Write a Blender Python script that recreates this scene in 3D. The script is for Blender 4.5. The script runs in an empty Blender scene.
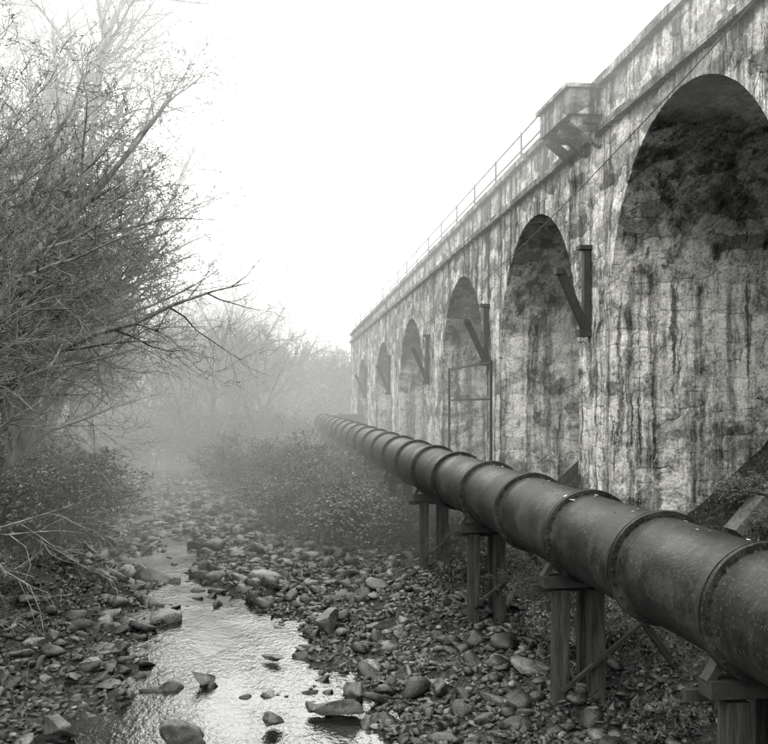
import bpy, math, random
import numpy as np
from mathutils import Vector, noise as mn
random.seed(7); np.random.seed(7)
S=bpy.context.scene
XW=6.5; XP=4.23; R=0.53; D2=math.radians
TI=.945
# ---------------------------------------------------------------- helpers
def link(o):
    S.collection.objects.link(o); return o
def mesh_obj(name,V,F,mat=None,smooth=False,parent=None):
    me=bpy.data.meshes.new(name); me.from_pydata(V,[],F); me.update()
    if smooth:
        me.polygons.foreach_set('use_smooth',[True]*len(me.polygons))
    if mat: me.materials.append(mat)
    o=bpy.data.objects.new(name,me); link(o)
    if parent: o.parent=parent
    return o
def empty(name,loc=(0,0,0)):
    o=bpy.data.objects.new(name,None); o.location=loc; o.empty_display_size=.2; return link(o)
class NT:
    def __init__(s,mat):
        mat.use_nodes=True; s.t=mat.node_tree; s.t.nodes.clear()
    def n(s,typ,ins=None,**kw):
        nd=s.t.nodes.new(typ)
        for k,v in kw.items(): setattr(nd,k,v)
        if ins:
            for k,v in ins.items():
                if isinstance(v,bpy.types.NodeSocket): s.t.links.new(v,nd.inputs[k])
                else: nd.inputs[k].default_value=v
        return nd
    def math(s,op,a,b=0.0,clamp=False):
        nd=s.n('ShaderNodeMath',{0:a,1:b},operation=op); nd.use_clamp=clamp; return nd.outputs[0]
    def ramp(s,fac,stops):
        nd=s.n('ShaderNodeValToRGB',{0:fac}); cr=nd.color_ramp
        while len(cr.elements)>1: cr.elements.remove(cr.elements[-1])
        cr.elements[0].position=stops[0][0]; v=stops[0][1]; cr.elements[0].color=(v,v,v,1)
        for p,v in stops[1:]:
            e=cr.elements.new(p); e.color=(v,v,v,1)
        return nd.outputs[0]
    def mapping(s,scale,loc=(0,0,0)):
        tc=s.n('ShaderNodeTexCoord'); return s.n('ShaderNodeMapping',{0:tc.outputs['Object'],'Scale':scale,'Location':loc}).outputs[0]
    def noise(s,vec,scale,detail=4,rough=.6,dist=0):
        return s.n('ShaderNodeTexNoise',{'Vector':vec,'Scale':scale,'Detail':detail,'Roughness':rough,'Distortion':dist}).outputs[0]
    def mix(s,fac,a,b,blend='MIX'):
        nd=s.n('ShaderNodeMix',data_type='RGBA',blend_type=blend)
        for i,v in ((0,fac),(6,a),(7,b)):
            if isinstance(v,bpy.types.NodeSocket): s.t.links.new(v,nd.inputs[i])
            else: nd.inputs[i].default_value=v if (i==0 or not isinstance(v,(int,float))) else (v,v,v,1)
        return nd.outputs[2]
    def out(s,col,rough,bump=None,bstr=.5,bdist=.03,spec=.4,metal=0.0):
        col=s.mix(1.0,col,(1,.990,TI,1),'MULTIPLY')
        ins={'Base Color':col,'Roughness':rough,'Specular IOR Level':spec,'Metallic':metal}
        if bump is not None:
            ins['Normal']=s.n('ShaderNodeBump',{'Height':bump,'Strength':bstr,'Distance':bdist}).outputs[0]
        b=s.n('ShaderNodeBsdfPrincipled',ins)
        s.n('ShaderNodeOutputMaterial',{0:b.outputs[0]})
def G(v): return (v,v,v,1)
def newmat(name):
    m=bpy.data.materials.new(name); return m,NT(m)

# ---------------------------------------------------------------- materials
def stone_mat(name,dark=1.0,pl_bias=0.0,soffit=False):
    m,t=newmat(name)
    o=t.mapping((1,1,1))
    wob=t.n('ShaderNodeTexNoise',{'Vector':o,'Scale':2.8,'Detail':5,'Roughness':.6})
    off=t.n('ShaderNodeVectorMath',{0:wob.outputs['Color'],1:(.5,.5,.5)},operation='SUBTRACT').outputs[0]
    off=t.n('ShaderNodeVectorMath',{0:off,'Scale':.17},operation='SCALE').outputs[0]
    vec=t.n('ShaderNodeVectorMath',{0:o,1:off},operation='ADD').outputs[0]
    sp=t.n('ShaderNodeSeparateXYZ',{0:vec})
    uv=t.n('ShaderNodeCombineXYZ',{0:t.math('MULTIPLY',t.math('ADD',sp.outputs[0],sp.outputs[1]),1.9),1:t.math('MULTIPLY',sp.outputs[2],3.5),2:0.0}).outputs[0]
    v1=t.n('ShaderNodeTexVoronoi',{'Vector':uv,'Scale':1.0,'Randomness':.82},voronoi_dimensions='2D',distance='CHEBYCHEV',feature='F1')
    v2=t.n('ShaderNodeTexVoronoi',{'Vector':uv,'Scale':1.0,'Randomness':.82},voronoi_dimensions='2D',distance='CHEBYCHEV',feature='F2')
    cell=t.n('ShaderNodeSeparateColor',{0:v1.outputs['Color']}).outputs[0]
    gap=t.math('SUBTRACT',v2.outputs['Distance'],v1.outputs['Distance'])
    fine=t.noise(o,8,5,.75)
    gap=t.math('ADD',gap,t.math('MULTIPLY',t.math('SUBTRACT',fine,.5),.22))
    jn=t.ramp(t.noise(o,1.7,4,.7),[(.40,.25),(.58,1.0)])
    jm=t.math('MULTIPLY',t.ramp(gap,[(0.0,1),(.16,0)]),jn)
    joint=t.math('SUBTRACT',1.0,jm)
    blockcol=t.ramp(cell,[(0,.16),(.5,.34),(1,.62)])
    blockcol=t.mix(.9,blockcol,t.ramp(fine,[(.34,.35),(.60,1.0)]),'MULTIPLY')
    stonec=t.mix(t.math('MULTIPLY',jm,.65),blockcol,G(.14))
    n1=t.noise(o,.9,6,.74)
    sep=t.n('ShaderNodeSeparateXYZ',{0:o})
    zz=t.math('ADD',sep.outputs[2],t.math('MULTIPLY',sep.outputs[1],.047))
    zg=t.math('MULTIPLY',t.math('SUBTRACT',zz,3.6),-.035)
    zg=t.math('MINIMUM',t.math('MAXIMUM',zg,-.06),.03)
    pm=t.math('ADD',t.math('ADD',n1,zg),pl_bias)
    pmask=t.ramp(pm,[(.48,0),(.55,1)])
    pn=t.noise(o,2.4,7,.8,.4)
    plast=t.ramp(pn,[(.34,.16),(.42,.46),(.49,.74),(.75,.84)])
    plast=t.mix(.38,plast,t.ramp(cell,[(0,.35),(.6,.95),(1,1.0)]),'MULTIPLY')
    plast=t.mix(t.math('MULTIPLY',jm,.22),plast,G(.2))
    col=t.mix(t.math('MULTIPLY',pmask,.9),stonec,plast)
    st=t.n('ShaderNodeMapping',{0:vec,'Scale':(1.6,1.6,.07)}).outputs[0]
    sn=t.noise(st,1.5,6,.72)
    col=t.mix(.95,col,t.ramp(sn,[(.37,.10),(.45,.50),(.52,1.0)]),'MULTIPLY')
    st2=t.n('ShaderNodeMapping',{0:vec,'Scale':(3.4,3.4,.17),'Location':(3,5,1)}).outputs[0]
    col=t.mix(.9,col,t.ramp(t.noise(st2,1.3,5,.74),[(.37,.10),(.44,1.0)]),'MULTIPLY')
    spk=t.noise(o,22,4,.8)
    col=t.mix(1.0,col,t.ramp(spk,[(.38,.45),(.50,1.0)]),'MULTIPLY')
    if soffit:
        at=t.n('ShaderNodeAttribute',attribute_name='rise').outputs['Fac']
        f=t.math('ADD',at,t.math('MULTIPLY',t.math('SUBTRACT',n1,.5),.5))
        col=t.mix(1.0,col,t.ramp(f,[(.36,1.0),(.43,.68),(1.0,.68)]),'MULTIPLY')  # soffit colour darker above a ragged line up the arch
    col=t.mix(1.0,col,G(dark),'MULTIPLY')
    hb=t.math('ADD',t.math('MULTIPLY',joint,.38),t.math('MULTIPLY',fine,.9))
    hb=t.math('ADD',hb,t.math('MULTIPLY',cell,.2))
    t.out(col,.88,hb,.7,.05,.2)
    return m
M_wall=stone_mat('weathered_stone',1.12,.005)
M_jamb=stone_mat('rendered_stone',1.2,.03)
M_soffit=stone_mat('dark_soffit_masonry',1.2,.03,True)
M_coping=stone_mat('coping_stone',.68,-.08)

def simple_mat(name,lo,hi,scale=4,rough=.8,bump=.5,bd=.02,spec=.3,stretch=(1,1,1),metal=0,det=5):
    m,t=newmat(name); o=t.mapping(stretch)
    n=t.noise(o,scale,det,.7)
    if bump:
        n2=t.noise(o,scale*7,3,.7)
        c=t.mix(.6,t.ramp(n,[(.3,lo),(.7,hi)]),t.ramp(n2,[(.3,.4),(.65,1.0)]),'MULTIPLY')
        t.out(c,rough,t.math('ADD',n,t.math('MULTIPLY',n2,.5)),bump,bd,spec,metal)
    else:
        c=t.mix(1.0,t.ramp(n,[(.3,lo),(.7,hi)]),(1,.990,TI,1),'MULTIPLY')
        t.n('ShaderNodeOutputMaterial',{0:t.n('ShaderNodeBsdfDiffuse',{0:c}).outputs[0]})
    return m
M_bark=simple_mat('bark',.035,.22,2.2,.9,0,.02,.2,(2,2,1),0,2)
M_timber=simple_mat('weathered_timber',.010,.09,3,.85,.6,.01,.2,(6,6,.5))
M_steel=simple_mat('rusty_steel',.015,.045,6,.65,.5,.005,.4)
M_conc=simple_mat('old_concrete',.06,.22,2.5,.9,.6,.02,.2)

M_pipe,t=newmat('tarred_pipe_steel'); o=t.mapping((1,1,1))
n1=t.noise(o,1.3,5,.7); n2=t.noise(t.mapping((7,.6,1.2)),1.5,4,.7); n3=t.noise(o,30,3,.75)
ax=t.noise(t.mapping((1.5,9,1.5)),1.2,4,.7)
c=t.ramp(n1,[(.35,.006),(.5,.013),(.66,.045)])
c=t.mix(t.ramp(n2,[(.5,0),(.7,.5)]),c,G(.045)); c=t.mix(t.ramp(ax,[(.56,0),(.68,.4)]),c,G(.045))
c=t.mix(t.ramp(n3,[(.58,0),(.70,.7)]),c,G(.11))
t.out(c,t.ramp(n1,[(.35,.38),(.65,.66)]),t.math('ADD',n1,t.math('MULTIPLY',n3,.35)),.6,.03,.20)

M_rock,t=newmat('river_stone'); o=t.mapping((1,1,1))
geo=t.n('ShaderNodeNewGeometry'); rnd=geo.outputs['Random Per Island']
a=t.noise(o,6,5,.75); b=t.noise(o,30,3,.75)
base=t.ramp(rnd,[(0,.012),(.5,.036),(.82,.085),(1,.26)])
c=t.mix(1.0,base,t.ramp(a,[(.35,.3),(.65,1.4)]),'MULTIPLY'); c=t.mix(.8,c,t.ramp(b,[(.35,.35),(.6,1.0)]),'MULTIPLY')
t.out(c,t.ramp(a,[(.35,.20),(.65,.55)]),t.math('ADD',a,t.math('MULTIPLY',b,.4)),.9,.035,.6)

M_ground,t=newmat('bank_soil'); o=t.mapping((1,1,1))
a=t.noise(o,1.1,5,.7); v=t.n('ShaderNodeTexVoronoi',{'Vector':o,'Scale':13.0}); vc=t.n('ShaderNodeSeparateColor',{0:v.outputs['Color']}).outputs[0]
v2=t.n('ShaderNodeTexVoronoi',{'Vector':o,'Scale':30.0}); vc2=t.n('ShaderNodeSeparateColor',{0:v2.outputs['Color']}).outputs[0]
c=t.mix(.5,t.ramp(vc,[(0,.008),(.6,.025),(1,.10)]),t.ramp(vc2,[(0,.005),(.7,.025),(1,.14)]))
c=t.mix(1.0,c,t.ramp(a,[(.35,.35),(.65,1.1)]),'MULTIPLY')
t.out(c,.75,t.math('ADD',t.math('MULTIPLY',v.outputs[0],-1.0),t.math('MULTIPLY',v2.outputs[0],-.5)),.9,.06,.3)

M_water,t=newmat('creek_water'); o=t.mapping((1,.5,1))
a=t.noise(o,3.6,3,.6,.6); b=t.noise(o,14,3,.6,.3); flow=t.noise(t.mapping((.6,.3,1)),1.0,2,.5)
h=t.math('ADD',a,t.math('MULTIPLY',b,.8)); h=t.math('MULTIPLY',h,t.ramp(flow,[(.35,.3),(.65,1.8)]))
t.out(G(.010),.04,h,.42,.04,1.0)
for nd in t.t.nodes:
    if nd.type=='BSDF_PRINCIPLED': nd.inputs['IOR'].default_value=1.5

def leafmat(name,lo,hi):
    m,t=newmat(name); g=t.n('ShaderNodeNewGeometry')
    c=t.mix(1.0,t.ramp(g.outputs['Random Per Island'],[(0,lo),(1,hi)]),(1,.990,TI,1),'MULTIPLY')
    t.n('ShaderNodeOutputMaterial',{0:t.n('ShaderNodeBsdfDiffuse',{0:c}).outputs[0]}); return m
M_leaf=leafmat('bush_leaves',.08,.38); M_bud=leafmat('buds',.06,.22); M_litter=leafmat('dead_undergrowth',.015,.13)

# ---------------------------------------------------------------- terrain
def Wz(y): return -4.25+0.010*(np.minimum(y,120)-12)
YL=[-20,8,12,15,18,21,25,30,36,50,80,120]
XLv=[-2.6,-2.4,-2.3,-2.1,-1.6,-1.7,-2.7,-3.1,-4.6,-6.5,-9,-12]
XRv=[2.6,2.3,1.9,1.6,.9,.1,-1.1,-1.1,-2.4,-2.9,-4,-7]
def edges_at(y,x=0):
    wv=mn.noise(Vector((0,y*.7,3.3)))*.4
    return float(np.interp(y,YL,XLv))+wv, float(np.interp(y,YL,XRv))+mn.noise(Vector((5,y*.8,1.3)))*.5
def fbm(x,y,s,seed=0):
    return mn.fractal(Vector((x*s,y*s,seed*7.3)),1.0,2.0,5)
def height(x,y):
    w=float(Wz(y)); xl,xr=edges_at(y)
    nz=fbm(x,y,.55,1)*.16+fbm(x,y,2.2,2)*.07
    if xl<=x<=xr:
        tt=min(x-xl,xr-x); dd=.20 if y<28 else max(.06,.20-.012*(y-28)); h=w-dd*min(1,tt/.5)+nz*1.2
    elif x>xr:
        d=x-xr; bar=.42*min(1,d/max(.5,4.3-xr)); h=w-.02+bar+nz*min(1.2,.9+d)
        if x>4.9:
            h+=.36*min(x-4.9,2.1)+1.0*min(max(0,x-7),4)+max(0,x-11)*.35+fbm(x,y,.9,4)*.15
        if x>40: h-= (x-40)*.2
    else:
        d=xl-x; h=w-.05+.10*min(1,d/1.2)+nz*min(1.6,1.0+d*.3)
        bd=max(0,d-(1.3 if y<22 else .5)); h+=.45*min(1,bd/.8)+.22*max(0,bd-.9)+fbm(x,y,.2,5)*.4*min(1,bd/4)
        if d>9: h+=.33*(min(d,60)-9)
    if y>70: h+= .025*(min(y,200)-70)*max(0,min(1,abs(x+6)/6))
    return h
def axis(segs):
    out=[]
    for a,b,st in segs:
        out+=list(np.arange(a,b,st))
    out.append(segs[-1][1]); return out
xs=axis([(-290,-60,20),(-60,-15,3),(-15,-6,.6),(-6,7,.12),(7,13,.4),(13,40,3),(40,290,25)])
ys=axis([(-90,-10,10),(-10,9,1.2),(9,30,.13),(30,60,.35),(60,130,2.5),(130,480,25)])
V=[(x,y,height(x,y)) for y in ys for x in xs]; nx=len(xs)
F=[(j*nx+i,j*nx+i+1,(j+1)*nx+i+1,(j+1)*nx+i) for j in range(len(ys)-1) for i in range(nx-1)]
mesh_obj('ground',V,F,M_ground,True)
wy=axis([(-20,120,2.0)]); V=[];F=[]
for y in wy:
    xl=float(np.interp(y,YL,XLv))-1.2; xr=float(np.interp(y,YL,XRv))+1.0
    for k in range(5): V.append((xl+(xr-xl)*k/4,y,float(Wz(y))-.03))
for j in range(len(wy)-1):
    for k in range(4): F.append((j*5+k,j*5+k+1,(j+1)*5+k+1,(j+1)*5+k))
mesh_obj('creek_water',V,F,M_water,True)

# ---------------------------------------------------------------- rocks
import bmesh
def ico(sub):
    bm=bmesh.new(); bmesh.ops.create_icosphere(bm,subdivisions=sub,radius=1)
    v=np.array([p.co[:] for p in bm.verts]); f=np.array([[q.index for q in p.verts] for p in bm.faces]); bm.free(); return v,f
def rockshape(sub,seed,amp=.35,np_=8):
    v,f=ico(sub); rs=np.random.RandomState(seed)
    for k in range(np_):
        n=rs.normal(size=3); n/=np.linalg.norm(n); d=rs.uniform(.30,.72)
        s=v@n; m=s>d; v[m]-= np.outer(s[m]-d,n)*.97
    v=v*(1.15+amp*.35*np.array([[mn.noise(Vector(p)*2.2+Vector((seed,0,0)))] for p in v]))
    return v,f
shapes=[rockshape(2,s) for s in range(18)]
def scatter_rocks(name,pts,mat,shp=shapes):
    VV=[];FF=[];off=0
    for (x,y,z,s,ax,ay,az) in pts:
        v,f=shp[random.randrange(len(shp))]
        a=random.uniform(0,6.28); ca,sa=math.cos(a),math.sin(a)
        w=v*np.array([ax,ay,az])*s
        tl=random.uniform(-.45,.45); w=np.stack([w[:,0]*math.cos(tl)+w[:,2]*math.sin(tl),w[:,1],-w[:,0]*math.sin(tl)+w[:,2]*math.cos(tl)],1)
        w=np.stack([w[:,0]*ca-w[:,1]*sa,w[:,0]*sa+w[:,1]*ca,w[:,2]],1)+np.array([x,y,z])
        VV.append(w);FF.append(f+off);off+=len(v)
    V=np.concatenate(VV);Fc=np.concatenate(FF)
    me=bpy.data.meshes.new(name); me.vertices.add(len(V)); me.vertices.foreach_set('co',V.ravel())
    me.loops.add(Fc.size); me.loops.foreach_set('vertex_index',Fc.ravel().astype(np.int32))
    me.polygons.add(len(Fc)); me.polygons.foreach_set('loop_start',np.arange(0,Fc.size,3,dtype=np.int32))
    me.polygons.foreach_set('loop_total',np.full(len(Fc),3,dtype=np.int32)); me.update(calc_edges=True); me.validate()
    me.materials.append(mat); return link(bpy.data.objects.new(name,me))
pts=[]
def tryrock(x,y,s,inwater_p):
    xl,xr=edges_at(y)
    if xl+.2<x<xr-.1:
        p=inwater_p
        if x<-1.0 and y<18: p=min(1,p*2.2)
        if mn.noise(Vector((x*.9,y*.5,9)))>.1: p=min(1,p*3.5)
        if random.random()>p: return
    if x<xl-2.4 and random.random()>.15: return
    h=height(x,y); az=random.uniform(.28,.75)
    pts.append((x,y,h+s*az*.25,s,random.uniform(.8,1.6),random.uniform(.6,1.1),az))
def ex(y): return float(np.interp(y,YL,XLv))
for i in range(13000):
    y=11+ (random.random()**1.3)*17; x=random.uniform(ex(y)-2.6,5.6)
    tryrock(x,y,random.uniform(.025,.08),.14)
for i in range(4400):
    y=11+(random.random()**1.2)*32; x=random.uniform(ex(y)-2.6,5.2)
    tryrock(x,y,min(.24,.062*math.exp(random.gauss(.2,.5))),.26)
for i in range(3000):
    y=21+random.random()*36; x=random.uniform(ex(y)-1.3,float(np.interp(y,YL,XRv))+3.5)
    tryrock(x,y,min(.34,.11*math.exp(random.gauss(.15,.45))),.4 if y<31 else .8)
for i in range(170):
    y=12+random.random()*14; x=random.uniform(-3.6,4.6)
    tryrock(x,y,random.uniform(.14,.26),.45)
scatter_rocks('river_rocks',pts,M_rock)
PSI=math.radians(7.63)
def place(px,py,z):
    depth=z/((405-py)/1000.0); lat=(px-384)/1000.0*depth
    return (lat*math.cos(PSI)+depth*math.sin(PSI), -lat*math.sin(PSI)+depth*math.cos(PSI))
M_boulder=simple_mat('wet_boulder',.02,.16,5,.4,.9,.03,.55)
bsh=[rockshape(4,40+s,.6,10) for s in range(6)]
for i,(px,py,s,ax,ay,az) in enumerate([(326,640,.38,1.0,.9,.95),(205,684,.20,1.3,.9,.5),(345,714,.30,1.35,.9,.6),(355,694,.26,1.2,.8,.7),
      (277,725,.17,1,.9,.7),(178,744,.26,1.2,1,.7),(58,735,.24,1.1,1,1.0),(312,712,.15,1.2,1,.6),(100,655,.18,1.3,.9,.5),(275,662,.17,1.6,.9,.35),
      (105,690,.22,1.5,.9,.3),(240,590,.24,1.3,1,.6),(350,600,.28,1.4,1,.5),(292,556,.38,1.6,1,.4),(385,632,.26,1.3,.9,.6),(430,690,.22,1.2,.9,.6)]):
    x,y=place(px,py,-4.22)
    o=scatter_rocks('boulder',[(0,0,0,s,ax,ay,az)],M_boulder,[bsh[i%6]]); o.location=(x,y,-4.2+.01*(y-12)+s*az*.30)
    if px in(326,):o.location.z+=.12

# ---------------------------------------------------------------- viaduct
arches=[]
for far in (.12,1.40,2.68,3.91,5.14,6.65,7.95,9.30):
    w=.95 if far<7 else (.90 if far<9 else .82)
    a0=(far-w)*XW; a1=far*XW; yc=(a0+a1)/2; r=(a1-a0)/2
    apex=(.728-.047*(yc/XW-2.13))*XW
    if 1.8<yc/XW<2.6: apex+=.12
    arches.append((a0,a1,yc,r,apex-r))
def Ttop(y): return (.94-.031*(y/XW-1.84))*XW
def Sstr(y): return (.795-.022*(y/XW-1.84))*XW
ZB=-5.2; DEP=5.0; YS=-1.3*XW; YE=9.95*XW
def jit(y,z,a=.04): return mn.fractal(Vector((0,y*1.3,z*1.9)),1,2,4)*a
via=empty('stone_viaduct')
def grid(V,F,P,flip=False):
    off=len(V); n=len(P[0])
    for row in P: V+=row
    for j in range(len(P)-1):
        for i in range(n-1):
            q=(off+j*n+i,off+j*n+i+1,off+(j+1)*n+i+1,off+(j+1)*n+i); F.append(q[::-1] if flip else q)
def lin(a,b,st):
    n=max(1,int(round((b-a)/st))); return [a+(b-a)*i/n for i in range(n+1)]
V=[];F=[]; J=([],[]); So=([],[]); rise=[]
pe=YS
edges=[]
for (a0,a1,yc,r,zs) in arches: edges.append((pe,a0)); pe=a1
edges.append((pe,YE))
for (y0,y1) in edges:
    P=[[(XW+jit(y,z),y,z) for z in [ZB+(Ttop(y)-ZB)*k/60 for k in range(61)]] for y in lin(y0,y1,.2)]
    grid(V,F,P)
vb=empty('arch_ring'); vb.parent=via
for (a0,a1,yc,r,zs) in arches:
    N=36; P=[]
    for k in range(N+1):
        th=math.pi-math.pi*k/N; y=yc+r*math.cos(th); z0=zs+r*math.sin(th)
        P.append([(XW+jit(y,z0+(Ttop(y)-z0)*q/30),y,z0+(Ttop(y)-z0)*q/30) for q in range(31)])
    grid(V,F,P)
    for yy in (a0,a1):
        P=[[(XW+d+(jit(yy,z) if d==0 else 0),yy+(jit(d*2+9,z,.04) if 0<d else 0),z) for z in lin(ZB,zs,.2)] for d in lin(0,DEP,.25)]
        grid(J[0],J[1],P)
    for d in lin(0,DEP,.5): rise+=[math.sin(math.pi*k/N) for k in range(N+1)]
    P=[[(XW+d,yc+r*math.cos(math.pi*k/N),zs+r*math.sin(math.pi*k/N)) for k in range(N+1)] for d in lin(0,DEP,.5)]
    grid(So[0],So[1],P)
    RV=[];RF=[]; nb=int(math.pi*(r+.2)/.30)
    for k in range(nb):
        t0=math.pi*(k+.02)/nb; t1=math.pi*(k+.98)/nb; ro=r+.34+random.uniform(-.03,.03); ri=r+.002; xo=XW-.02-random.uniform(0,.012); xi=XW+.1
        b=len(RV)
        for xx in (xo,xi):
            for rr in (ri,ro):
                for tt in (t0,t1): RV.append((xx,yc+rr*math.cos(tt),zs+rr*math.sin(tt)))
        RF+=[(b,b+1,b+3,b+2),(b+4,b+6,b+7,b+5),(b,b+2,b+6,b+4),(b+1,b+5,b+7,b+3),(b+2,b+3,b+7,b+6),(b,b+4,b+5,b+1)]
    mesh_obj('voussoirs',RV,RF,M_wall,False,vb)
mesh_obj('front_masonry',V,F,M_wall,False,via)
mesh_obj('pier_sides',J[0],J[1],M_jamb,False,via)
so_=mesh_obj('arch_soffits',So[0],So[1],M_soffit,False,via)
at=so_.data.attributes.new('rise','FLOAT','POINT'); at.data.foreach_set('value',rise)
V=[];F=[]
grid(V,F,[[(XW+DEP,y,ZB),(XW+DEP,y,Ttop(y)-.4)] for y in lin(YS,YE,2)])
grid(V,F,[[(XW+.45,y,Ttop(y)-.9),(XW+DEP,y,Ttop(y)-.9)] for y in lin(YS,YE,2)])
grid(V,F,[[(XW+.45,y,Ttop(y)-.9),(XW+.45,y,Ttop(y))] for y in lin(YS,YE,2)])
grid(V,F,[[(x,YE,ZB+(Ttop(YE)-ZB)*k/20) for k in range(21)] for x in lin(XW,XW+DEP,.5)])
mesh_obj('rear_masonry',V,F,M_jamb,False,via)
def strip(name,zf,x0,x1,h,mat,seg=1.4,gap=.010):
    V=[];F=[]; y=YS
    while y<YE:
        y2=min(YE,y+seg*random.uniform(.85,1.15)); b=len(V); jx=random.uniform(-.012,.012); jz=random.uniform(-.008,.008)
        for yy in (y+gap,y2-gap):
            for xx in (x0+jx,x1):
                for dz in (0,h): V.append((xx,yy,zf(yy)+dz+jz))
        F+=[(b,b+1,b+3,b+2),(b+4,b+6,b+7,b+5),(b,b+4,b+5,b+1),(b+2,b+3,b+7,b+6),(b+1,b+5,b+7,b+3),(b,b+2,b+6,b+4)]
        y=y2
    mesh_obj(name,V,F,mat,False,via)
strip('string_course',Sstr,XW-.13,XW+.1,.13,M_coping)
strip('parapet_coping',Ttop,XW-.12,XW+.5,.16,M_coping)
def box(V,F,c,s,ax=None):
    b=len(V); 
    for dx in(-1,1):
        for dy in(-1,1):
            for dz in(-1,1):
                V.append((c[0]+dx*s[0]/2,c[1]+dy*s[1]/2,c[2]+dz*s[2]/2))
    F+=[(b,b+1,b+3,b+2),(b+4,b+6,b+7,b+5),(b,b+4,b+5,b+1),(b+2,b+3,b+7,b+6),(b+1,b+5,b+7,b+3),(b,b+2,b+6,b+4)]
def beam(V,F,p,q,w,h=None):
    h=h or w; p=Vector(p);q=Vector(q); d=(q-p).normalized()
    u=d.cross(Vector((0,1,0))); 
    if u.length<.1: u=d.cross(Vector((1,0,0)))
    u.normalize(); v=d.cross(u); b=len(V)
    for pt in(p,q):
        for su in(-1,1):
            for sv in(-1,1): V.append(tuple(pt+u*su*w/2+v*sv*h/2))
    F+=[(b,b+1,b+3,b+2),(b+4,b+6,b+7,b+5),(b,b+4,b+5,b+1),(b+2,b+3,b+7,b+6),(b+1,b+5,b+7,b+3),(b,b+2,b+6,b+4)]
V=[];F=[]
yb=2.90*XW; zt=Ttop(yb)
box(V,F,(XW-.33,yb,zt-.42),(.62,1.9,.14)); box(V,F,(XW-.58,yb,zt-.18),(.12,1.9,.33))
box(V,F,(XW-.32,yb-.89,zt-.18),(.40,.12,.33)); box(V,F,(XW-.32,yb+.89,zt-.18),(.40,.12,.33))
box(V,F,(XW-.36,yb,zt+.03),(.72,2.0,.08))
for dy in (-.75,0,.75):
    beam(V,F,(XW-.52,yb+dy,zt-.56),(XW+.02,yb+dy,zt-1.0),.15,.18)
    box(V,F,(XW-.28,yb+dy,zt-.55),(.52,.16,.12))
mesh_obj('refuge_balcony',V,F,M_coping,False,via)
rail=empty('parapet_railing'); V=[];F=[]
y=3.3*XW
while y<YE:
    beam(V,F,(XW+.15,y,Ttop(y)+.1),(XW+.15,y,Ttop(y)+1.0),.05); y+=2.6
for hh in(.55,.95): beam(V,F,(XW+.15,3.3*XW,Ttop(3.3*XW)+hh),(XW+.15,YE,Ttop(YE)+hh),.04)
mesh_obj('rails',V,F,M_steel,False,rail)

for (px,yt,ybm) in ((591,250,330),(489,307,361),(430,337,381),(391,357,392),(367,368,396)):
    ang=math.atan((px-384)/1000.0)+PSI; y=XW/math.tan(ang); dep=XW*math.sin(PSI)+y*math.cos(PSI)
    z1=(405-yt)/1000*dep; z0=(405-ybm)/1000*dep
    V=[];F=[]; x=XW-.10
    beam(V,F,(x,y,z0),(x,y,z1),.12,.15)
    beam(V,F,(x-.52,y-.05,z0+(z1-z0)*.72),(x-.02,y,z0+.02),.14,.16)
    box(V,F,(x-.03,y,z1+.04),(.26,.24,.08)); box(V,F,(x-.05,y,z0-.06),(.24,.24,.14))
    box(V,F,(x-.55,y-.05,z0+(z1-z0)*.72),(.16,.2,.12))
    mesh_obj('wall_bracket',V,F,M_steel)
V=[];F=[]
fx=XW-.35; ya=XW*.95/math.tan(math.atan(.066)+PSI); yb=XW*.95/math.tan(math.atan(.108)+PSI)
for yy in(ya,yb): beam(V,F,(fx,yy,-3.3),(fx,yy,1.15),.06)
for zz in(1.1,.15): beam(V,F,(fx,ya,zz),(fx,yb,zz),.05)
mesh_obj('scaffold_frame',V,F,M_steel)
V=[];F=[]; pv=None
for k in range(41):
    tt=k/40; y=9+tt*30; z=5.4-2.6*tt-1.0*math.sin(math.pi*tt)*.6; p=(XW-.3,y,z)
    if pv: beam(V,F,pv,p,.012)
    pv=p
mesh_obj('slack_cable',V,F,M_steel)

# ---------------------------------------------------------------- big pipe
pipe=empty('water_pipeline')
def pz(y): return -.405*XP+.0134*(y-1.84*XP)
rings=[-4.5,-2.0,.5,2.95,5.5,7.75,9.86,12.1,14.7,17.3,20.05,22.6]
while rings[-1]<55: rings.append(rings[-1]+2.6)
marks=[]
for ry in rings:
    for d,rr in ((-.30,R),(-.055,R+.003),(-.05,R+.062),(-.012,R+.07),(-.007,R+.04),(.007,R+.04),(.012,R+.07),(.05,R+.062),(.055,R+.003),(.30,R)):
        marks.append((ry+d,rr))
    for d in (.7,1.1,1.6): marks.append((ry+d,R))
marks=[(-6,R)]+sorted(marks)+[(57.3,R)]
pts3=[(Vector((XP,y,pz(y))),Vector((0,1,.0134)).normalized(),r) for y,r in marks]
c0=Vector((XP+2.5,57.4,pz(57.4)))
for k in range(1,15):
    a=math.radians(6.5*k); pts3.append((c0+Vector((-2.5*math.cos(a),2.5*math.sin(a),0)),Vector((math.sin(a),math.cos(a),0)),R+(.07 if k in(1,8) else 0)))
NS=72; V=[];F=[]
for p,tn,r in pts3:
    u=tn.cross(Vector((0,0,1))).normalized(); v=u.cross(tn)
    for k in range(NS):
        a=2*math.pi*k/NS; V.append(tuple(p+(u*math.cos(a)+v*math.sin(a))*r))
for j in range(len(pts3)-1):
    for k in range(NS): F.append((j*NS+k,j*NS+(k+1)%NS,(j+1)*NS+(k+1)%NS,(j+1)*NS+k))
F.append(tuple(range(NS))); 
mesh_obj('pipe_barrel',V,F,M_pipe,False,pipe)
me=bpy.data.objects['pipe_barrel'].data
for p in me.polygons: p.use_smooth = abs(p.normal.y)<.5
V=[];F=[]
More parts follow.
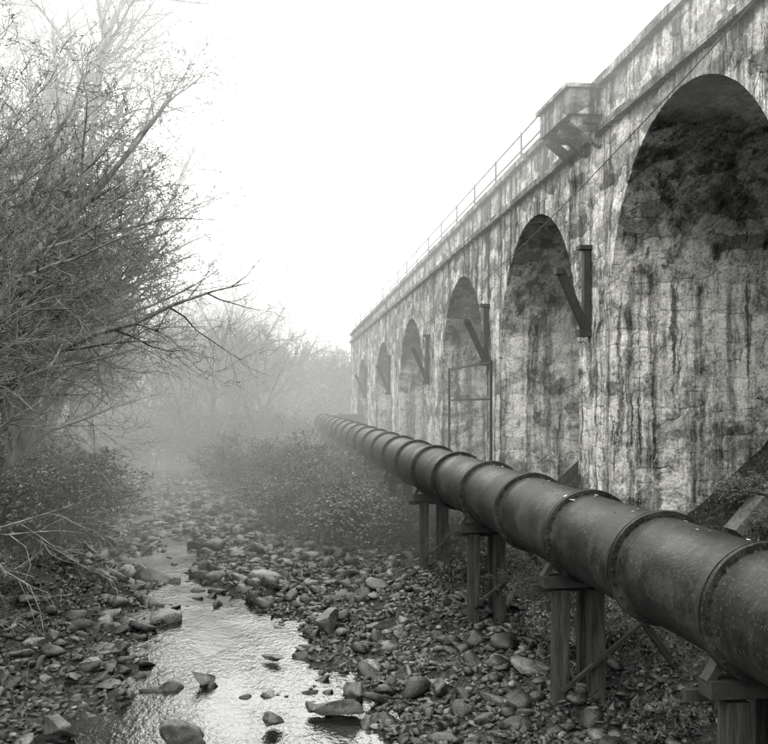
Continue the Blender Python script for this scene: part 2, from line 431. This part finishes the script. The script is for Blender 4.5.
for ry in rings:
    if ry>30: break
    for k in range(26):
        a=2*math.pi*k/26
        for s in(-.066,.066):
            box(V,F,(XP+math.cos(a)*(R+.03),ry+s,pz(ry)+math.sin(a)*(R+.03)),(.022,.03,.022))
mesh_obj('flange_bolts',V,F,M_pipe,False,pipe)
for ys_ in (2.6,7.9,12.6,17.7,22.9,28.1,33.3,38.5,43.7,49,54.3):
    e=empty('pipe_trestle',(XP,ys_,0)); V=[];F=[]; zc=pz(ys_)-R-.02
    g=min(height(XP-.6,ys_),height(XP+.6,ys_))-.25
    for dx in(-.22,.24): 
        beam(V,F,(dx,0,zc-.2),(dx*1.1,0,g),.19,.2)
    beam(V,F,(.2,.35,zc-.2),(.25,.5,g),.14,.14)
    mesh_obj('posts',V,F,M_timber,False,e); V=[];F=[]
    box(V,F,(0.05,0,zc-.09),(1.05,.24,.15)); box(V,F,(0.1,.24,zc-.22),(1.3,.08,.10))
    beam(V,F,(-.46,0,zc-.04),(-.36,0,zc+.12),.07,.14); beam(V,F,(.46,0,zc-.04),(.36,0,zc+.12),.07,.14)
    beam(V,F,(.6,.15,zc-.2),(1.7,.15,zc-1.7),.08,.10); beam(V,F,(-.25,-.13,zc-1.5),(1.2,-.13,zc-.35),.04,.07)
    mesh_obj('cap_beams',V,F,M_steel,False,e)
    V=[];F=[]; box(V,F,(0.02,0.05,g+.08),(.75,.5,.3)); mesh_obj('footing',V,F,M_boulder,False,e)
V=[];F=[]
for k in range(6):
    x0=7.85+k*.52
    beam(V,F,(x0,15.5,height(x0,15.5)+.10),(x0+.50,15.5,height(x0+.5,15.5)+.10),.16,.42)
mesh_obj('stone_ramp',V,F,M_conc)
rl=random.Random(5); V=[];F=[]
for i in range(60):
    y=rl.uniform(8,24) if i>9 else rl.uniform(11.9,12.4); a=math.radians(rl.gauss(95,16)); p=Vector((XP+math.cos(a)*(R+.012),y,pz(y)+math.sin(a)*(R+.012)))
    s=rl.uniform(.012,.03) if i>9 else rl.uniform(.03,.06); th=rl.uniform(0,6.28); u=Vector((math.cos(th),math.sin(th),rl.uniform(-.2,.3)))*s; v=Vector((-math.sin(th),math.cos(th),rl.uniform(-.1,.3)))*s*.6; b=len(V)
    V+=[tuple(p-u),tuple(p-v),tuple(p+u),tuple(p+v)]; F.append((b,b+1,b+2,b+3))
M_fl=leafmat('pale_leaves',.2,.6); mesh_obj('fallen_leaves',V,F,M_fl)

# ---------------------------------------------------------------- trees
def tube(V,F,pts,rads,n):
    base=len(V)
    for i,p in enumerate(pts):
        a=pts[max(0,i-1)]; b=pts[min(len(pts)-1,i+1)]
        tx,ty,tz=b[0]-a[0],b[1]-a[1],b[2]-a[2]; l=math.sqrt(tx*tx+ty*ty+tz*tz)+1e-9; tx/=l;ty/=l;tz/=l
        if abs(tz)<.9: ux,uy,uz=ty,-tx,0.0
        else: ux,uy,uz=0.0,tz,-ty
        l=math.sqrt(ux*ux+uy*uy+uz*uz); ux/=l;uy/=l;uz/=l
        vx,vy,vz=ty*uz-tz*uy,tz*ux-tx*uz,tx*uy-ty*ux; r=rads[i]
        for k in range(n):
            an=6.28318*k/n; c=math.cos(an)*r; s=math.sin(an)*r
            V.append((p[0]+ux*c+vx*s,p[1]+uy*c+vy*s,p[2]+uz*c+vz*s))
    for i in range(len(pts)-1):
        for k in range(n):
            F.append((base+i*n+k,base+i*n+(k+1)%n,base+(i+1)*n+(k+1)%n,base+(i+1)*n+k))
def make_tree(name,seed,H=13,stems=2,lean=(0.25,0,1),counts=(15,8,6,4),leaf=.02,leafn=1,bias=(.25,0,.0),lenf=(.45,.5,.5,.5),droop=.02,rmin=.0035,rt=.014,rr=(.48,.66)):
    rg=random.Random(seed); V=[];F=[];LV=[];LF=[]
    def leafq(p,s):
        a=[rg.gauss(0,1) for _ in range(3)]; b=[rg.gauss(0,1) for _ in range(3)]
        la=math.sqrt(sum(q*q for q in a))+.01; lb=math.sqrt(sum(q*q for q in b))+.01; o=len(LV); s*=rg.uniform(.6,1.4)
        for i,j in((-1,0),(0,-.55),(1,0),(0,.55)):
            LV.append(tuple(p[k]+s*(a[k]/la*i+b[k]/lb*j) for k in range(3)))
        LF.append((o,o+1,o+2,o+3))
    def branch(p,d,L,r,lv):
        n=[11,7,5,3,2][lv]; wob=[.09,.16,.20,.24,.25][lv]; st=L/n; pts=[p];rads=[r]; dirs=[d]
        dx,dy,dz=d
        for i in range(n):
            dx+=rg.gauss(0,wob)+bias[0]*.05*(lv<3); dy+=rg.gauss(0,wob); dz+=rg.gauss(0,wob*.8)+(.05 if lv<2 else .03)-droop*(lv==1)*i*.5
            l=math.sqrt(dx*dx+dy*dy+dz*dz); dx/=l;dy/=l;dz/=l
            p=(p[0]+dx*st,p[1]+dy*st,p[2]+dz*st); pts.append(p); dirs.append((dx,dy,dz))
            rads.append(max(rmin,r*(1-(i+1)/n*(.92 if lv else .8))))
        tube(V,F,pts,rads,[8,5,3,3,3][lv])
        if lv==4 or lv>=len(counts):
            for q in range(leafn): leafq(pts[rg.randint(1,len(pts)-1)],leaf)
            return
        cnt=counts[lv]
        for c in range(cnt):
            f=(.22 if lv==0 else .12)+(.78 if lv==0 else .88)*(c+rg.random())/cnt; f=min(.999,f); x=f*n; i=int(x); fr=x-i
            a=pts[i];b=pts[min(n,i+1)]; q=tuple(a[k]+(b[k]-a[k])*fr for k in range(3)); dd=dirs[min(n,i+1)]
            ang=rg.uniform(.5,1.1) if lv<3 else rg.uniform(.4,1.0)
            rv=[rg.gauss(0,1)+bias[k]*1.2*(lv==0) for k in range(3)]; dt=sum(rv[k]*dd[k] for k in range(3)); rv=[rv[k]-dt*dd[k] for k in range(3)]
            l=math.sqrt(sum(z*z for z in rv))+1e-6; nd=tuple(dd[k]*math.cos(ang)+rv[k]/l*math.sin(ang) for k in range(3))
            LL=L*lenf[lv]*(1.1-.5*f if lv==0 else 1.1-.5*f)*rg.uniform(.75,1.2)
            branch(q,nd,LL,max(rmin*1.15,rads[i]*rg.uniform(*rr)*(.8 if lv>1 else 1)),lv+1)
    for s in range(stems):
        a=rg.uniform(0,6.28); sp=.0 if stems==1 else .28
        d=(lean[0]+math.cos(a)*sp,lean[1]+math.sin(a)*sp,lean[2]); l=math.sqrt(sum(q*q for q in d)); d=tuple(q/l for q in d)
        h=H*rg.uniform(.8,1.05)
        branch((math.cos(a)*.15*(stems>1),math.sin(a)*.15*(stems>1),-.3),d,h,h*rt,0)
    n0=len(V); V+=LV; F2=[tuple(q+n0 for q in f) for f in LF]
    me=bpy.data.meshes.new(name); me.from_pydata(V,[],F+F2); me.materials.append(M_bark); me.materials.append(M_bud if leafn<2 else M_leaf)
    mi=np.zeros(len(F)+len(F2),dtype=np.int32); mi[len(F):]=1; me.polygons.foreach_set('material_index',mi); me.update(); return me
T=[make_tree('tree_mesh_a',1,13.5,2,(.16,0,1),(18,10,7,4),bias=(.1,0,0),lenf=(.36,.5,.5,.5)),
   make_tree('tree_mesh_b',2,12.5,3,(.20,0,1),(15,9,7,4),bias=(.1,0,0),lenf=(.36,.5,.5,.5)),
   make_tree('tree_mesh_c',3,16,1,(.10,0,1),(30,10,7,4),bias=(.1,0,0),lenf=(.36,.5,.5,.5)),
   make_tree('tree_mesh_d',5,8.5,2,(.42,0,.9),(11,8,7,3),bias=(.28,0,0),rt=.012),
   make_tree('tree_mesh_e',8,15,2,(.0,0,1),(20,9,7,3),bias=(0,0,0),lenf=(.38,.5,.5,.5))]
TL=[make_tree('tree_lod_a',31,14,1,(.05,0,1),(24,8,7),leaf=.05,bias=(0,0,0),lenf=(.38,.5,.45),rmin=.009),
    make_tree('tree_lod_b',32,13,2,(.1,0,1),(16,8,6),leaf=.05,bias=(0,0,0),lenf=(.38,.5,.45),rmin=.009),
    make_tree('tree_lod_c',33,15,2,(.0,0,1),(18,8,6),leaf=.05,bias=(0,0,0),lenf=(.36,.5,.45),rmin=.009)]
def inst(name,me,x,y,rot=0,sc=1,par=None,dz=0):
    o=bpy.data.objects.new(name,me); o.location=(x,y,height(x,y)+dz); o.rotation_euler=(0,0,rot); o.scale=(sc,)*3; link(o)
    if par: o.parent=par
    return o
for (k,x,y,ro,sc) in ((3,-5.4,14.2,.5,.9),(1,-7.0,17,-.2,1.0),(0,-6.6,20,.3,1.05),(3,-6.4,22.5,-.3,1.0),(2,-7.8,22,0,1.0),(1,-7.0,27,.4,1.1),
                      (0,-7.6,32,-.5,1.05),(3,-7.4,33,.2,1.2),(4,-6.6,25,1.2,1.0),(2,-7.4,36,2.2,1.05),
                      (2,-6.7,29.5,4,1.0),(2,-7.0,18.5,1.5,1.0),(2,-9.0,26.5,3,1.1),(4,-5.8,23.5,2.6,.95)):
    inst('bare_tree',T[k],x,y,ro,sc)
for (k,x,y,ro,sc) in ((1,-10,30,1,1.15),(2,-8.4,40,2,1.1),(0,-7.6,41,.6,1.15),(1,-8.8,46,0,1.1),(0,-10,34,3,1.15),(2,-9,50,.3,1.15),(0,-7.4,56,1,1.1),(1,-10.5,25,3.5,1.15),(2,-11,38,.6,1.15),(0,-6.8,47,1.6,1.05)):
    inst('bare_tree',TL[k],x,y,ro,sc)
dt=empty('distant_trees'); rg=random.Random(11)
for i in range(86):
    y=rg.uniform(36,90); x=rg.uniform(-24,-10.5)
    if i>=34: y=rg.uniform(60,95); x=rg.uniform(-9,.055*y-1.6)
    if i>=66: y=rg.uniform(80,125); x=rg.uniform(.04,.115)*y
    inst('bare_tree_far',TL[rg.randrange(3)],x,y,rg.uniform(0,6.28),rg.uniform(.8,1.1)*(.6 if i>=66 else 1),dt)
SH=[make_tree('shrub_mesh_a',21,2.0,9,(.0,0,1),(9,6,4),leaf=.030,leafn=3,bias=(0,0,0),lenf=(.5,.5,.5),rt=.008),
    make_tree('shrub_mesh_b',22,2.4,8,(.1,0,1),(9,6,5),leaf=.022,leafn=1,bias=(0,0,0),lenf=(.55,.5,.5),rt=.008),
    make_tree('shrub_mesh_c',23,1.6,12,(.0,0,1),(8,6,4),leaf=.034,leafn=4,bias=(0,0,0),lenf=(.6,.5,.5),rt=.008)]
for m in SH:
    v=np.empty(len(m.vertices)*3); m.vertices.foreach_get('co',v); v=v.reshape(-1,3); v[:,:2]*=1.7; m.vertices.foreach_set('co',v.ravel()); m.update()
for (x,y,s) in ((2.9,26.5,.75),(1.7,29,.8),(3.0,29.5,.9),(3.5,28,.8),(1.0,33,.95),(2.4,33,1),(3.3,32,.9),(.6,37,1),(2.1,37,1.1),(3.2,36,.9),(0,41,1.1),(1.5,42,1.1),(3,42,1),(-.6,46,1.2),(1.2,48,1.2),(2.8,47,1),(-1.3,53,1.3),(1,54,1.3),(2.6,54,1.2),(-2,60,1.4),(.6,61,1.5),(3,60,1.3)):
    inst('riverside_shrub',SH[rg.choice((0,1,2))],x,y,rg.uniform(0,6.28),s*rg.uniform(.9,1.15))
ls=empty('left_bank_shrubs')
for i in range(66):
    y=rg.uniform(15,62); x=ex(y)-rg.uniform(2.4 if y<24 else 1.4,7)
    inst('brush',SH[rg.randrange(2)],x,y,rg.uniform(0,6.28),rg.uniform(.5,1.1)*(.6 if y<22 else 1),ls)
for i in range(50):
    y=rg.uniform(58,90); x=rg.uniform(-16,.05*y)
    if i>36: y=rg.uniform(66,100); x=rg.uniform(.05,.11)*y
    inst('brush',SH[rg.randrange(3)],x,y,rg.uniform(0,6.28),rg.uniform(1.4,2.2),ls)
rs=empty('right_bank_shrubs')
for i in range(40):
    y=rg.uniform(12,56); x=rg.uniform(4.9,6.2)
    inst('brush',SH[rg.randrange(3)],x,y,rg.uniform(0,6.28),rg.uniform(.3,.6),rs)
for i in range(7):
    y=rg.uniform(13,16.8); x=rg.uniform(7.2,9.0)
    inst('brush',SH[rg.randrange(3)],x,y,rg.uniform(0,6.28),rg.uniform(.2,.4),rs)
V=[];F=[]
for i in range(46000):
    if i%3: 
        y=11+rg.random()**1.4*30; x=rg.uniform(4.4,9.5) if y<19 else rg.uniform(4.3,6.5)
    else: y=11+rg.random()*25; x=ex(y)-1.7-rg.random()*3.5
    if mn.noise(Vector((x*1.1,y*1.1,3)))<-.15: continue
    z=height(x,y)+rg.uniform(0,.12); a=rg.uniform(0,6.28); L=rg.uniform(.03,.13); w=rg.uniform(.008,.03); el=rg.uniform(-.2,1.2)
    dx,dy,dz=math.cos(a)*math.cos(el)*L,math.sin(a)*math.cos(el)*L,math.sin(el)*L; px_,py_=-math.sin(a)*w,math.cos(a)*w; b=len(V)
    V+=[(x-px_,y-py_,z),(x+px_,y+py_,z),(x+dx,y+dy,z+dz)]; F.append((b,b+1,b+2))
mesh_obj('bank_undergrowth',V,F,M_litter)

# ---------------------------------------------------------------- fog, sky, sun, camera
def fog(name,x0,x1,y0,y1,z0,z1,dens,lum):
    m,t=newmat(name+'_vapour')
    ab=t.n('ShaderNodeVolumeAbsorption',{'Color':(0,0,0,1),'Density':dens}); em=t.n('ShaderNodeEmission',{'Color':(1,.996,.965,1),'Strength':dens*lum})  # emission stands in for light scattered inside the fog
    ad=t.n('ShaderNodeAddShader',{0:ab.outputs[0],1:em.outputs[0]}); t.n('ShaderNodeOutputMaterial',{'Volume':ad.outputs[0]})
    V=[];F=[]; box(V,F,((x0+x1)/2,(y0+y1)/2,(z0+z1)/2),(x1-x0,y1-y0,z1-z0)); mesh_obj(name,V,F,m)
fog('glowing_valley_mist',-300,300,22,485,-90,4.59,.0135,.78)  # distance haze comes from the mist's own added glow
fog('glowing_cloud_fill',-298,298,-98,480,4.6,120,.0105,4.7)  # glow added overhead as ambient fill; also whitens sky and treetops
w=bpy.data.worlds.new('World'); S.world=w; w.use_nodes=True; nt=w.node_tree; nt.nodes.clear()
sky=nt.nodes.new('ShaderNodeTexSky'); sky.sky_type='NISHITA'; sky.sun_disc=False; sky.sun_elevation=D2(48); sky.sun_rotation=D2(-130)
bw=nt.nodes.new('ShaderNodeRGBToBW'); bg=nt.nodes.new('ShaderNodeBackground'); bg.inputs[1].default_value=.15; ow=nt.nodes.new('ShaderNodeOutputWorld')
nt.links.new(sky.outputs[0],bw.inputs[0]); nt.links.new(bw.outputs[0],bg.inputs[0]); nt.links.new(bg.outputs[0],ow.inputs[0])
sl=bpy.data.lights.new('sun','SUN'); sl.energy=2.5; sl.angle=D2(15); sl.color=(1,.99,.96); so=link(bpy.data.objects.new('sun',sl))
az=D2(-130); el=D2(48); dirv=Vector((math.sin(az)*math.cos(el),math.cos(az)*math.cos(el),math.sin(el)))
so.rotation_euler=dirv.to_track_quat('Z','Y').to_euler()
cam=bpy.data.cameras.new('camera'); co=link(bpy.data.objects.new('camera',cam)); cam.sensor_width=36; cam.lens=36*1000/768; cam.shift_y=33/768
cam.clip_end=2000; cam.clip_start=.1; co.location=(0,0,0); co.rotation_euler=(D2(90),0,-PSI); S.camera=co
S.view_settings.view_transform='Standard'; S.view_settings.look='None'; S.view_settings.exposure=0; S.view_settings.gamma=1
